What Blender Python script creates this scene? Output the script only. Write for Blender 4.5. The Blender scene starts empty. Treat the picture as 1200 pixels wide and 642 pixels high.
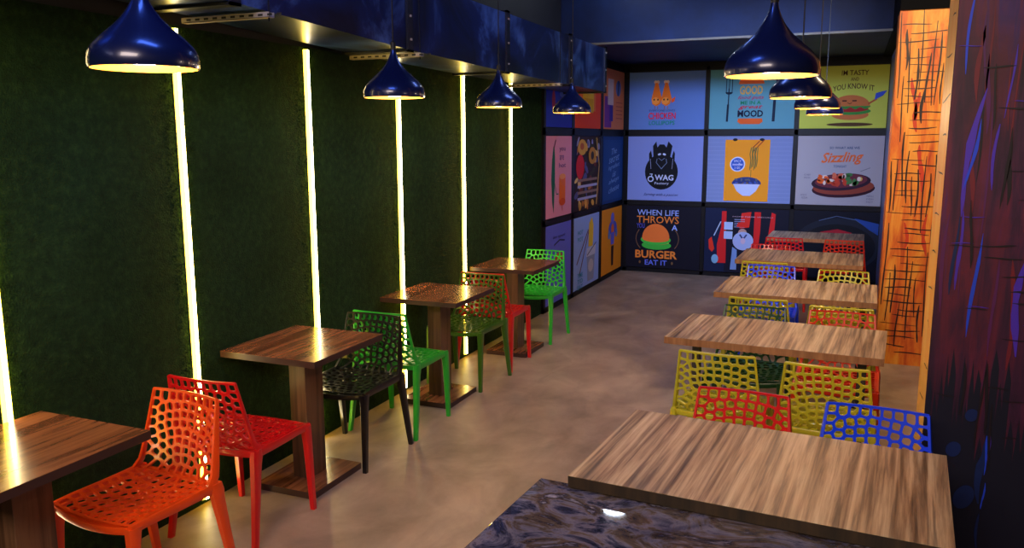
import bpy, bmesh, math, random
from mathutils import Vector, Matrix

PI = math.pi
C = bpy.context.scene.collection
S = bpy.context.scene

# ------------------------------------------------------------------ camera, world, exposure, big lights
cam_d = bpy.data.cameras.new('camera')
cam = bpy.data.objects.new('camera', cam_d)
C.objects.link(cam)
cam_d.sensor_width = 36.0
cam_d.lens = 28.5
cam_d.clip_end = 60
right = Vector((0.92353, 0.38352, -0.0020)).normalized()
fwd = Vector((-0.37862, 0.91086, -0.16425)).normalized()
upv = right.cross(fwd).normalized()
right = fwd.cross(upv).normalized()
m = Matrix((right, upv, -fwd)).transposed().to_4x4()
m.translation = Vector((0, 0, 1.79))
cam.matrix_world = m
S.camera = cam

S.view_settings.view_transform = 'Standard'
S.view_settings.look = 'None'
S.view_settings.gamma = 1.0
S.view_settings.use_curve_mapping = False
S.view_settings.exposure = 0.0

w = bpy.data.worlds.new('room_air')
S.world = w
w.use_nodes = True
w.node_tree.nodes['Background'].inputs[0].default_value = (0.10, 0.16, 0.42, 1)
w.node_tree.nodes['Background'].inputs[1].default_value = 0.25


def area(name, loc, target, size, size_y, power, col, spread=PI):
    d = bpy.data.lights.new(name, 'AREA')
    d.shape = 'RECTANGLE'
    d.size = size
    d.size_y = size_y
    d.energy = power
    d.color = col
    d.spread = spread
    o = bpy.data.objects.new(name, d)
    C.objects.link(o)
    o.location = loc
    o.rotation_euler = (Vector(target) - Vector(loc)).to_track_quat('-Z', 'Y').to_euler()
    return o


area('rear_fill_light', (-0.9, -1.2, 3.1), (-1.0, 3.5, 0.3), 2.0, 0.8, 120, (1.0, 0.77, 0.54))  # added warm fill behind the camera, brightens tables and chairs
area('blue_ceiling_light', (-1.3, 1.6, 3.5), (-2.0, 3.6, 2.2), 0.9, 0.5, 34, (0.10, 0.24, 1.0))
area('blue_ceiling_light', (-1.1, 5.2, 3.5), (-1.6, 6.2, 0), 0.9, 0.5, 18, (0.22, 0.36, 1.0))
area('poster_wall_fill', (-0.95, 6.1, 3.0), (-1.3, 10.8, 1.15), 1.8, 0.2, 23, (0.36, 0.54, 1.0), 1.0)  # added fill kept out of view, lights the posters evenly
area('alcove_light', (0.62, 5.4, 3.2), (0.5, 6.9, 1.2), 0.4, 0.4, 42, (1.0, 0.74, 0.42))

# ------------------------------------------------------------------ materials
MATS = {}


def s2l(c):
    return tuple(((x / 255.0) / 12.92 if x / 255.0 <= 0.04045 else ((x / 255.0 + 0.055) / 1.055) ** 2.4) for x in c)


def mat(name, rgb, rough=0.5, metal=0.0, spec=0.5, emit=None, es=0.0, coat=0.0):
    if name in MATS:
        return MATS[name]
    mm = bpy.data.materials.new(name)
    mm.use_nodes = True
    b = mm.node_tree.nodes['Principled BSDF']
    b.inputs['Base Color'].default_value = (*s2l(rgb), 1)
    b.inputs['Roughness'].default_value = rough
    b.inputs['Metallic'].default_value = metal
    b.inputs['Specular IOR Level'].default_value = spec
    b.inputs['Coat Weight'].default_value = coat
    if emit:
        b.inputs['Emission Color'].default_value = (*emit, 1)
        b.inputs['Emission Strength'].default_value = es
    MATS[name] = mm
    return mm


def noise_mat(name, stops, scale=(1, 1, 1), nscale=5.0, detail=6.0, rough=0.5, bump=0.0, bscale=None, nrough=0.6,
              distort=0.0, spec=0.5, rvar=0.0, stops2=None, scale2=None, n2=3.0, mixfac=0.5, metal=0.0, coat=0.0):
    """colour = ramp(noise) (optionally mixed with a second noise ramp), bump from noise; object coordinates"""
    mm = bpy.data.materials.new(name)
    mm.use_nodes = True
    nt = mm.node_tree
    b = nt.nodes['Principled BSDF']
    tc = nt.nodes.new('ShaderNodeTexCoord')

    def chain(sc, ns, st, det=detail, dis=distort):
        mp = nt.nodes.new('ShaderNodeMapping')
        mp.inputs['Scale'].default_value = sc
        nt.links.new(tc.outputs['Object'], mp.inputs['Vector'])
        n = nt.nodes.new('ShaderNodeTexNoise')
        n.inputs['Scale'].default_value = ns
        n.inputs['Detail'].default_value = det
        n.inputs['Roughness'].default_value = nrough
        n.inputs['Distortion'].default_value = dis
        nt.links.new(mp.outputs[0], n.inputs['Vector'])
        r = nt.nodes.new('ShaderNodeValToRGB')
        while len(r.color_ramp.elements) < len(st):
            r.color_ramp.elements.new(0.5)
        for e, (p, c) in zip(r.color_ramp.elements, st):
            e.position = p
            e.color = (*s2l(c), 1)
        nt.links.new(n.outputs['Fac'], r.inputs['Fac'])
        return n, r
    n, r = chain(scale, nscale, stops)
    out = r.outputs[0]
    if stops2:
        n2_, r2 = chain(scale2 or scale, n2, stops2)
        mx = nt.nodes.new('ShaderNodeMix')
        mx.data_type = 'RGBA'
        mx.blend_type = 'MULTIPLY'
        mx.inputs['Factor'].default_value = mixfac
        nt.links.new(out, mx.inputs['A'])
        nt.links.new(r2.outputs[0], mx.inputs['B'])
        out = mx.outputs['Result']
    nt.links.new(out, b.inputs['Base Color'])
    b.inputs['Roughness'].default_value = rough
    b.inputs['Specular IOR Level'].default_value = spec
    b.inputs['Metallic'].default_value = metal
    b.inputs['Coat Weight'].default_value = coat
    if rvar:
        mr = nt.nodes.new('ShaderNodeMapRange')
        mr.inputs['To Min'].default_value = rough - rvar
        mr.inputs['To Max'].default_value = rough + rvar
        nt.links.new(n.outputs['Fac'], mr.inputs['Value'])
        nt.links.new(mr.outputs[0], b.inputs['Roughness'])
    if bump:
        bn = nt.nodes.new('ShaderNodeTexNoise')
        bn.inputs['Scale'].default_value = bscale or nscale * 4
        bn.inputs['Detail'].default_value = 4
        nt.links.new(tc.outputs['Object'], bn.inputs['Vector'])
        bp = nt.nodes.new('ShaderNodeBump')
        bp.inputs['Strength'].default_value = bump
        bp.inputs['Distance'].default_value = 0.01
        nt.links.new(bn.outputs['Fac'], bp.inputs['Height'])
        nt.links.new(bp.outputs[0], b.inputs['Normal'])
    MATS[name] = mm
    return mm


M_floor = noise_mat('polished_concrete', [(0.25, (126, 108, 94)), (0.5, (164, 142, 124)), (0.75, (190, 168, 148))],
                    (1, 1, 1), 1.1, 9, 0.42, 0.06, 30, 0.62, 0.6, 0.5, 0.10,
                    stops2=[(0.32, (150, 142, 142)), (0.62, (255, 255, 255))], scale2=(1.6, 1.0, 1), n2=2.3, mixfac=0.5)
M_green = noise_mat('artificial_grass', [(0.25, (19, 38, 29)), (0.5, (29, 56, 36)), (0.75, (46, 76, 44))],
                    (1, 1, 1), 26, 5, 0.95, 0.9, 130, 0.7, 0, 0.1,
                    stops2=[(0.3, (110, 130, 120)), (0.7, (255, 255, 255))], scale2=(1, 1, 1), n2=1.6, mixfac=0.6)
M_black = noise_mat('black_paint', [(0.3, (12, 14, 24)), (0.7, (22, 24, 36))], (1, 1, 1), 3, 4, 0.6, 0.05)
M_ceiling = noise_mat('dark_blue_ceiling_paint', [(0.3, (6, 16, 44)), (0.7, (12, 36, 84))], (1, 1, 1), 1.5, 4, 0.6, 0.05, spec=0.25)
M_frame = mat('black_lacquer', (5, 8, 20), 0.45, 0, 0.2)
M_walnut = noise_mat('walnut_laminate', [(0.28, (60, 32, 22)), (0.45, (112, 66, 44)), (0.58, (150, 96, 64)), (0.75, (96, 56, 38))],
                     (16, 0.9, 14), 1.2, 5, 0.24, 0.0, None, 0.58, 0.3, 0.5, coat=0.15)
M_walnut_e = mat('dark_walnut_edge_band', (58, 34, 34), 0.4)
M_walnut_v = noise_mat('walnut_laminate_upright', [(0.28, (46, 30, 24)), (0.45, (84, 58, 44)), (0.58, (112, 80, 62)), (0.75, (74, 50, 38))],
                       (16, 16, 0.8), 1.3, 7, 0.38, 0.0, None, 0.62, 0.5, 0.5)
M_oak = noise_mat('streaked_oak_laminate', [(0.30, (96, 74, 54)), (0.40, (150, 122, 90)), (0.50, (194, 168, 130)), (0.62, (216, 194, 154)), (0.74, (160, 130, 98))],
                  (17, 0.6, 9), 1.7, 7, 0.42, 0.0, None, 0.62, 0.35, 0.4,
                  stops2=[(0.38, (110, 84, 74)), (0.46, (216, 200, 188)), (0.6, (255, 255, 255))], scale2=(34, 1.0, 5), n2=1.3, mixfac=0.7)
M_oak_edge = noise_mat('dark_wood_edge_band', [(0.3, (24, 17, 12)), (0.7, (60, 44, 28))], (12, 12, 1), 3, 6, 0.5)
M_oak_edge2 = noise_mat('tan_wood_edge_band', [(0.3, (132, 88, 56)), (0.7, (176, 126, 84))], (12, 12, 1), 3, 6, 0.5)
M_steel = mat('grey_steel', (78, 76, 80), 0.4, 0.6)
M_granite = noise_mat('dark_granite', [(0.32, (22, 22, 34)), (0.42, (62, 64, 92)), (0.48, (118, 116, 142)), (0.54, (96, 82, 72)), (0.60, (60, 56, 70)), (0.68, (168, 168, 200))],
                      (1, 1.5, 1), 4.0, 10, 0.035, 0.0, None, 0.68, 1.6, 0.6,
                      stops2=[(0.34, (120, 120, 150)), (0.55, (255, 250, 240))], scale2=(1, 1, 1), n2=2.3, mixfac=0.8)
M_duct = noise_mat('blue_galvanised_sheet', [(0.38, (8, 20, 54)), (0.52, (18, 40, 100)), (0.66, (90, 128, 200))],
                   (1, 1, 1), 1.6, 6, 0.34, 0.12, 3, 0.6, 0.8, 0.5, metal=0.5)
M_flange = mat('dark_duct_flange', (14, 20, 40), 0.45, 0.4)
M_galv = mat('galvanised_channel', (176, 166, 160), 0.45, 0.5)
M_shade = mat('blue_black_enamel', (16, 26, 72), 0.26, 0.35, 0.6, coat=0.3)
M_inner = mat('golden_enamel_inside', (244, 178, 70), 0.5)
M_bulb = mat('lit_bulb', (255, 240, 210), 0.4, emit=(1.0, 0.74, 0.36), es=10)
M_cord = mat('black_cord', (8, 8, 12), 0.6)
M_led = mat('warm_led_diffuser', (255, 250, 230), 0.4, emit=(1.0, 0.82, 0.50), es=22.0)
M_led2 = mat('warm_led_diffuser_side', (250, 240, 160), 0.4, emit=(1.0, 0.66, 0.04), es=14.0)
M_alu = mat('aluminium_channel', (150, 150, 140), 0.4, 0.8)


# ------------------------------------------------------------------ mesh helpers
class MB:
    def __init__(self):
        self.v = []
        self.f = []
        self.mi = []
        self.mats = []

    def m(self, mt):
        if mt not in self.mats:
            self.mats.append(mt)
        return self.mats.index(mt)

    def poly(self, pts, mt):
        i0 = len(self.v)
        self.v += [tuple(p) for p in pts]
        self.f.append(tuple(range(i0, i0 + len(pts))))
        self.mi.append(self.m(mt))

    def box(self, a, b, mt, bev=0.0):
        x0, y0, z0 = [min(a[i], b[i]) for i in range(3)]
        x1, y1, z1 = [max(a[i], b[i]) for i in range(3)]
        if bev <= 0:
            p = [(x0, y0, z0), (x1, y0, z0), (x1, y1, z0), (x0, y1, z0), (x0, y0, z1), (x1, y0, z1), (x1, y1, z1), (x0, y1, z1)]
            i = len(self.v)
            self.v += p
            for q in ((0, 3, 2, 1), (4, 5, 6, 7), (0, 1, 5, 4), (1, 2, 6, 5), (2, 3, 7, 6), (3, 0, 4, 7)):
                self.f.append(tuple(i + k for k in q))
                self.mi.append(self.m(mt))
            return
        bm = bmesh.new()
        bmesh.ops.create_cube(bm, size=1)
        for vv in bm.verts:
            vv.co = Vector(((x0 + x1) / 2 + vv.co.x * (x1 - x0), (y0 + y1) / 2 + vv.co.y * (y1 - y0), (z0 + z1) / 2 + vv.co.z * (z1 - z0)))
        bmesh.ops.bevel(bm, geom=bm.edges[:], offset=bev, segments=2, affect='EDGES', profile=0.5)
        self.addbm(bm, mt)

    def addbm(self, bm, mt):
        i = len(self.v)
        bm.verts.index_update()
        self.v += [tuple(vv.co) for vv in bm.verts]
        k = self.m(mt)
        for ff in bm.faces:
            self.f.append(tuple(i + vv.index for vv in ff.verts))
            self.mi.append(k)
        bm.free()

    def loft(self, rings, mt, cap=True, closed=False):
        n = len(rings[0])
        i = len(self.v)
        for r in rings:
            self.v += [tuple(p) for p in r]
        k = self.m(mt)
        R = len(rings)
        for a in range(R if closed else R - 1):
            b = (a + 1) % R
            for j in range(n):
                jj = (j + 1) % n
                self.f.append((i + a * n + j, i + a * n + jj, i + b * n + jj, i + b * n + j))
                self.mi.append(k)
        if cap and not closed:
            self.f.append(tuple(i + j for j in reversed(range(n))))
            self.f.append(tuple(i + (R - 1) * n + j for j in range(n)))
            self.mi += [k, k]

    def tube(self, pts, rad, mt, n=8, cap=True):
        pts = [Vector(p) for p in pts]
        rs = rad if isinstance(rad, (list, tuple)) else [rad] * len(pts)
        rings = []
        for q, p in enumerate(pts):
            t = (pts[min(q + 1, len(pts) - 1)] - pts[max(q - 1, 0)]).normalized()
            a = t.cross(Vector((0, 0, 1)))
            if a.length < 0.1:
                a = t.cross(Vector((0, 1, 0)))
            a.normalize()
            b = a.cross(t)
            rings.append([p + a * rs[q] * math.cos(2 * PI * j / n) + b * rs[q] * math.sin(2 * PI * j / n) for j in range(n)])
        self.loft(rings, mt, cap)

    def lathe(self, prof, mt, n=40, c=(0, 0, 0)):
        rings = [[(c[0] + r * math.cos(2 * PI * j / n), c[1] + r * math.sin(2 * PI * j / n), c[2] + z) for j in range(n)] for r, z in prof]
        self.loft(rings, mt, False)

    def build(self, name, parent=None, smooth=False, merge=0.0, loc=None):
        me = bpy.data.meshes.new(name)
        me.from_pydata(self.v, [], self.f)
        for mt in self.mats:
            me.materials.append(mt)
        for p, k in zip(me.polygons, self.mi):
            p.material_index = k
            p.use_smooth = smooth
        if merge:
            bm = bmesh.new()
            bm.from_mesh(me)
            bmesh.ops.remove_doubles(bm, verts=bm.verts, dist=merge)
            bmesh.ops.recalc_face_normals(bm, faces=bm.faces)
            bm.to_mesh(me)
            bm.free()
        me.update()
        if smooth:
            try:
                me.set_sharp_from_angle(angle=math.radians(42))
            except Exception:
                pass
        o = bpy.data.objects.new(name, me)
        C.objects.link(o)
        if parent:
            o.parent = parent
        if loc:
            o.location = loc
        return o


def thing(name, label, cat, loc=(0, 0, 0), rz=0.0, group=None):
    o = bpy.data.objects.new(name, None)
    C.objects.link(o)
    o.location = loc
    o.rotation_euler = (0, 0, rz)
    o.empty_display_size = 0.1
    o['label'] = label
    o['category'] = cat
    if group:
        o['group'] = group
    return o


def struct(o):
    o['kind'] = 'structure'
    return o


def dup(root, loc, rz, label, matmap=None):
    r = root.copy()
    C.objects.link(r)
    r.location = loc
    r.rotation_euler = (0, 0, rz)
    r['label'] = label

    def kids(src, dst):
        for ch in [x for x in src.children]:
            c = ch.copy()
            C.objects.link(c)
            c.parent = dst
            kids(ch, c)
    kids(root, r)
    return r


# ------------------------------------------------------------------ room shell
XL, XR, YB, YN = -2.90, 0.37, 10.83, -1.8
b = MB()
b.box((XL - 0.15, YN, -0.1), (1.3, YB + 0.15, 0), M_floor)
struct(b.build('floor'))
b = MB()
b.box((XL - 0.15, YN - 0.15, 3.6), (1.3, YB + 0.15, 3.7), M_ceiling)
struct(b.build('ceiling'))
b = MB()
b.box((XL - 0.15, YN, 0), (XL, YB + 0.15, 3.6), M_black)
struct(b.build('wall_left'))
b = MB()
b.box((XL, YB, 0), (1.3, YB + 0.15, 3.6), M_ceiling)
struct(b.build('wall_back'))
b = MB()
b.box((XL - 0.15, YN - 0.15, 0), (1.3, YN, 3.6), M_black)
struct(b.build('wall_front'))
b = MB()   # artificial grass cladding
b.box((XL, YN, 0), (XL + 0.02, 7.70, 2.30), M_green)
gr = random.Random(21)
for yl in (1.965, 2.92, 3.89, 4.89, 5.89, 6.87):     # longer blades of the artificial grass along the light grooves
    for k in range(3000):
        side = -1 if k % 2 else 1
        off = 0.019 + 0.075 * gr.random() ** 1.3
        y = yl + side * off
        z = gr.uniform(0.01, 2.29)
        L = gr.uniform(0.002, 0.008)
        wv = gr.uniform(0.002, 0.004)
        ty, tz = gr.uniform(-.007, .007), gr.uniform(-.012, .004)
        b.poly([(XL + 0.019, y - wv * .7, z - wv * .7), (XL + 0.019, y + wv * .7, z + wv * .7), (XL + 0.02 + L, y + ty, z + tz)], M_green)
        b.poly([(XL + 0.019, y - wv * .7, z + wv * .7), (XL + 0.019, y + wv * .7, z - wv * .7), (XL + 0.02 + L, y + ty, z + tz)], M_green)
o = struct(b.build('wall_left_cladding'))
b = MB()   # lowered ceiling towards the back
b.box((XL, 8.33, 2.76), (0.27, YB, 3.6), M_ceiling)
struct(b.build('ceiling_lowered'))
b = MB()
b.box((XL, 8.30, 2.745), (0.27, 8.345, 2.765), mat('tan_trim', (92, 84, 70), 0.5))
struct(b.build('trim_1'))
b = MB()   # header over the pillars on the right
b.box((0.27, 6.98, 2.74), (1.15, YB, 3.6), mat('matt_black_header', (4, 5, 10), 0.8, 0, 0.1))
struct(b.build('trim_2'))


# ------------------------------------------------------------------ painted pillars (murals are paint in the pillar's own mesh)
def stroke(mb, p0, p1, wd, mt, place, rnd, lay, ends=0.35):
    n = 7
    d = Vector((p1[0] - p0[0], p1[1] - p0[1]))
    L = d.length
    d.normalize()
    nn = Vector((-d.y, d.x))
    up, dn = [], []
    ph = rnd.uniform(0, 6)
    for i in range(n + 1):
        t = i / n
        c = Vector(p0) + d * L * t + nn * wd * 0.5 * math.sin(ph + 4 * t)
        ww = wd * 0.5 * (0.6 + 0.5 * rnd.random()) * (ends + (1 - ends) * math.sin(PI * min(1, max(0, t))) ** 0.5)
        up.append(c + nn * ww)
        dn.append(c - nn * ww)
    for i in range(n):
        mb.poly([place(*dn[i], lay), place(*dn[i + 1], lay), place(*up[i + 1], lay), place(*up[i], lay)], mt)


def ellipse(cx, cy, rx, ry, n=24, a0=0, a1=2 * PI, rot=0):
    out = []
    for i in range(n + (0 if abs(a1 - a0 - 2 * PI) < 1e-6 else 1)):
        a = a0 + (a1 - a0) * i / n
        x, y = rx * math.cos(a), ry * math.sin(a)
        out.append((cx + x * math.cos(rot) - y * math.sin(rot), cy + x * math.sin(rot) + y * math.cos(rot)))
    return out


M_orange_wall = noise_mat('orange_mural_paint', [(0.30, (176, 66, 20)), (0.43, (214, 106, 28)), (0.55, (228, 142, 44)), (0.70, (238, 172, 70))],
                          (7, 7, 1.0), 1.6, 7, 0.55, 0.05, 20, 0.6, 0.8,
                          stops2=[(0.30, (226, 90, 56)), (0.45, (255, 255, 255))], scale2=(3, 3, 1.0), n2=1.6, mixfac=0.8)
M_orange_side = noise_mat('orange_mural_edge_paint', [(0.3, (250, 168, 60)), (0.7, (255, 206, 110))], (6, 6, 1), 1.5, 5, 0.5)
M_purple = noise_mat('dark_purple_mural_paint', [(0.30, (20, 12, 40)), (0.44, (66, 20, 60)), (0.56, (100, 26, 58)), (0.66, (66, 26, 96)), (0.8, (36, 18, 66))],
                     (9, 9, 0.8), 1.5, 7, 0.5, 0.05, 20, 0.6, 0.6,
                     stops2=[(0.40, (60, 60, 90)), (0.62, (255, 255, 255))], scale2=(1, 1, 1.2), n2=1.3, mixfac=0.6)
M_ink = mat('black_brush_ink', (30, 12, 14), 0.5)
M_redp = mat('red_brush_paint', (196, 58, 24), 0.5)
M_bluep = mat('bright_blue_brush_paint', (30, 70, 230), 0.45)
M_bluep2 = mat('deep_blue_spot_paint', (8, 34, 92), 0.45)
M_viol = mat('violet_brush_paint', (74, 44, 190), 0.45)
M_maroon = mat('maroon_brush_paint', (110, 24, 44), 0.5)
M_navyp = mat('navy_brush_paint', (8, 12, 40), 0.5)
M_plum = mat('plum_brush_paint', (84, 24, 90), 0.5)
M_dkpurple = mat('black_violet_brush_paint', (20, 8, 26), 0.5)

rnd = random.Random(7)
X0, X1, YF = 0.27, 1.15, 7.0
b = MB()
b.box((X0, YF, 0), (X1, YF + 0.35, 2.74), M_orange_wall)
pl = lambda x, z, l: (X0 + x, YF - 0.0008 * (l + 1), z)
for k in range(5):
    x = 0.05 + rnd.random() * 0.30
    z = rnd.uniform(0.7, 2.2)
    stroke(b, (x, z), (x + rnd.uniform(-.02, .02), z + rnd.uniform(0.2, 0.4)), 0.035, M_redp, pl, rnd, 0, 0.3)
for k in range(44):
    z = 0.10 + k * 0.059 + rnd.uniform(-.012, .012)
    x0 = rnd.uniform(0.0, 0.16)
    x1 = x0 + rnd.uniform(0.16, 0.32)
    stroke(b, (x0, z), (min(x1, 0.40), z + rnd.uniform(-.006, .008)), rnd.uniform(.006, .011), M_ink, pl, rnd, 1, 0.5)
for k in range(30):
    x = 0.02 + (k % 10) * 0.038 + rnd.uniform(-.008, .008)
    z = (k // 10) * 0.85 + rnd.uniform(0.05, 0.5)
    stroke(b, (x, z), (x + rnd.uniform(-.006, .010), z + rnd.uniform(0.3, 0.7)), rnd.uniform(.010, .017), M_ink, pl, rnd, 2, 0.5)
for x, z, L in ((.33, 1.35, .22), (.34, .28, .2), (.06, 2.3, .3), (.20, 1.9, .3)):
    stroke(b, (x, z), (x + .008, z + L), .024, M_ink, pl, rnd, 3, 0.2)
struct(b.build('wall_right_orange_pillar'))

PX0, PX1, PY0, PY1 = 0.325, 1.15, 3.45, 3.78
b = MB()
b.box((PX0, PY0, 0), (PX1, PY1, 3.6), M_purple)
b.poly([(PX0 - 0.001, PY0, 0), (PX0 - 0.001, PY0, 3.6), (PX0 - 0.001, PY1, 3.6), (PX0 - 0.001, PY1, 0)], M_orange_side)
ps = lambda y, z, l: (PX0 - 0.002, PY0 + y, z)
for k in range(16):
    z = 0.3 + k * 0.15
    stroke(b, (rnd.uniform(0, .1), z), (rnd.uniform(.15, .3), z + rnd.uniform(-.02, .02)), .007, M_ink, ps, rnd, 0)
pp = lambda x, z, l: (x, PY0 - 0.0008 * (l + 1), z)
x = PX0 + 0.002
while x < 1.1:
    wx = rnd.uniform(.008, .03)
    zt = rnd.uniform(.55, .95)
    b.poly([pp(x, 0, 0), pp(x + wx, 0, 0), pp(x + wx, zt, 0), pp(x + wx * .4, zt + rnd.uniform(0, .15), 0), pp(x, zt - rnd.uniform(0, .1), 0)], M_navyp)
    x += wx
for k in range(22):
    x = rnd.uniform(0.34, 0.72)
    z = rnd.uniform(0.9, 2.1)
    stroke(b, (x, z), (x + rnd.uniform(-.008, .012), z + rnd.uniform(.2, .5)), rnd.uniform(.006, .020), rnd.choice([M_maroon, M_dkpurple, M_plum]), pp, rnd, 1, 0.15)
stroke(b, (.385, 1.50), (.435, 1.97), .026, M_viol, pp, rnd, 2, 0.1)
stroke(b, (.395, 1.60), (.428, 1.86), .013, M_bluep, pp, rnd, 3, 0.1)
stroke(b, (.398, 1.22), (.392, 1.52), .014, M_viol, pp, rnd, 2, 0.2)
stroke(b, (.448, 1.04), (.462, 1.44), .013, M_bluep, pp, rnd, 3, 0.1)
stroke(b, (.362, 2.02), (.375, 2.32), .012, M_bluep, pp, rnd, 3, 0.2)
stroke(b, (.480, 1.60), (.487, 1.84), .012, M_viol, pp, rnd, 3, 0.2)
stroke(b, (.505, 1.86), (.52, 2.12), .008, M_viol, pp, rnd, 3, 0.2)
stroke(b, (.378, 1.20), (.382, 1.50), .012, M_bluep2, pp, rnd, 3, 0.2)
stroke(b, (.545, .50), (.548, .66), .008, M_bluep, pp, rnd, 3, 0.2)
stroke(b, (.555, .56), (.557, .66), .005, M_viol, pp, rnd, 3, 0.2)
stroke(b, (.550, .36), (.552, .47), .007, M_bluep, pp, rnd, 3, 0.2)
stroke(b, (.545, .18), (.542, .34), .010, M_bluep2, pp, rnd, 3, 0.2)
stroke(b, (.60, .98), (.615, 1.35), .03, M_viol, pp, rnd, 3, 0.2)
stroke(b, (.545, .38), (.535, .66), .030, M_bluep2, pp, rnd, 2, 0.2)
for (cx, cz, rx, rz) in [(.435, .59, .026, .032), (.487, .735, .022, .026), (.485, .40, .034, .052)]:
    b.poly([pp(x, z, 4) for x, z in ellipse(cx, cz, rx, rz, 20, rot=-0.35)], M_bluep2)
for k in range(20):
    z = rnd.uniform(.6, 2.3)
    x = rnd.uniform(.35, .60)
    stroke(b, (x, z), (x + rnd.uniform(.05, .14), z + rnd.uniform(-.004, .004)), rnd.uniform(.004, .008), M_dkpurple, pp, rnd, 5, 0.2)
for x, z in [(.37, 2.12), (.56, 1.92), (.40, 1.40), (.47, 1.16), (.66, 1.1), (.43, 1.5)]:
    stroke(b, (x - .035, z), (x + .04, z), .004, M_viol, pp, rnd, 6, 0.2)
for k in range(12):
    x = rnd.uniform(.36, .66)
    z = rnd.uniform(.3, 1.9)
    stroke(b, (x, z), (x + rnd.uniform(-.01, .01), z + rnd.uniform(.15, .4)), rnd.uniform(.006, .012), M_dkpurple, pp, rnd, 7, 0.2)
struct(b.build('wall_right_purple_pillar'))
b = MB()
b.box((1.15, YN, 0), (1.3, YB, 3.6), M_black)
struct(b.build('wall_right'))
b = MB()   # return wall behind the orange pillar, pale blue
b.box((0.36, YF + 0.35, 0), (1.15, YB, 2.74), mat('pale_blue_paint', (120, 140, 200), 0.4))
struct(b.build('wall_right_return'))

# black lacquered grid of the poster wall
b = MB()
b.box((XL, 7.70, 0), (XL + 0.03, YB, 2.76), M_frame)
b.box((XL, YB - 0.03, 0), (0.36, YB, 2.76), M_frame)
struct(b.build('wall_back_panelling'))
b = MB()
ZR = [(0.06, 0.90), (0.975, 1.82), (1.91, 2.65)]
LC = [(7.76, 8.58), (8.68, 9.68), (9.80, 10.76)]
BC = [(-2.79, -1.79), (-1.73, -0.69), (-0.63, 0.35)]
for z0, z1 in ((0.0, 0.05), (0.91, 0.965), (1.83, 1.90), (2.66, 2.70)):
    b.box((XL + 0.03, 7.70, z0), (XL + 0.05, YB - 0.05, z1), M_frame)
    b.box((XL + 0.03, YB - 0.05, z0), (0.36, YB - 0.03, z1), M_frame)
for y in (7.70, 8.63 - 0.045, 9.74 - 0.055):
    b.box((XL + 0.03, y, 0), (XL + 0.05, y + (0.05 if y < 7.8 else 0.09), 2.70), M_frame)
for x in (-2.86 + 0.03, -1.785, -0.68):
    b.box((x, YB - 0.05, 0), (x + 0.045, YB - 0.03, 2.70), M_frame)
struct(b.build('trim_3'))


# ------------------------------------------------------------------ posters
def pm(rgb):
    return mat('print_%02x%02x%02x' % rgb, rgb, 0.55, 0, 0.15)


PCOUNT = [0]


def text_mesh(txt, size, font_bold=0.0, shear=0.0, space=1.0, width=None, height=None):
    cu = bpy.data.curves.new('t', 'FONT')
    cu.body = txt
    cu.size = size
    cu.offset = font_bold * size
    cu.shear = shear
    cu.space_character = space
    cu.resolution_u = 2
    cu.fill_mode = 'FRONT'
    cu.align_x = 'CENTER'
    o = bpy.data.objects.new('t', cu)
    C.objects.link(o)
    bpy.context.view_layer.update()
    me = bpy.data.meshes.new_from_object(o)
    bpy.data.objects.remove(o)
    vs = [Vector(vv.co) for vv in me.vertices]
    fs = [tuple(p.vertices) for p in me.polygons]
    bpy.data.meshes.remove(me)
    if vs:
        x0 = min(v.x for v in vs); x1 = max(v.x for v in vs)
        y0 = min(v.y for v in vs); y1 = max(v.y for v in vs)
        sx = (width / (x1 - x0)) if width else 1
        sy = (height / (y1 - y0)) if height else (sx if width else 1)
        for v in vs:
            v.x = (v.x - (x0 + x1) / 2) * sx
            v.y = (v.y - (y0 + y1) / 2) * sy
    return vs, fs


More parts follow.
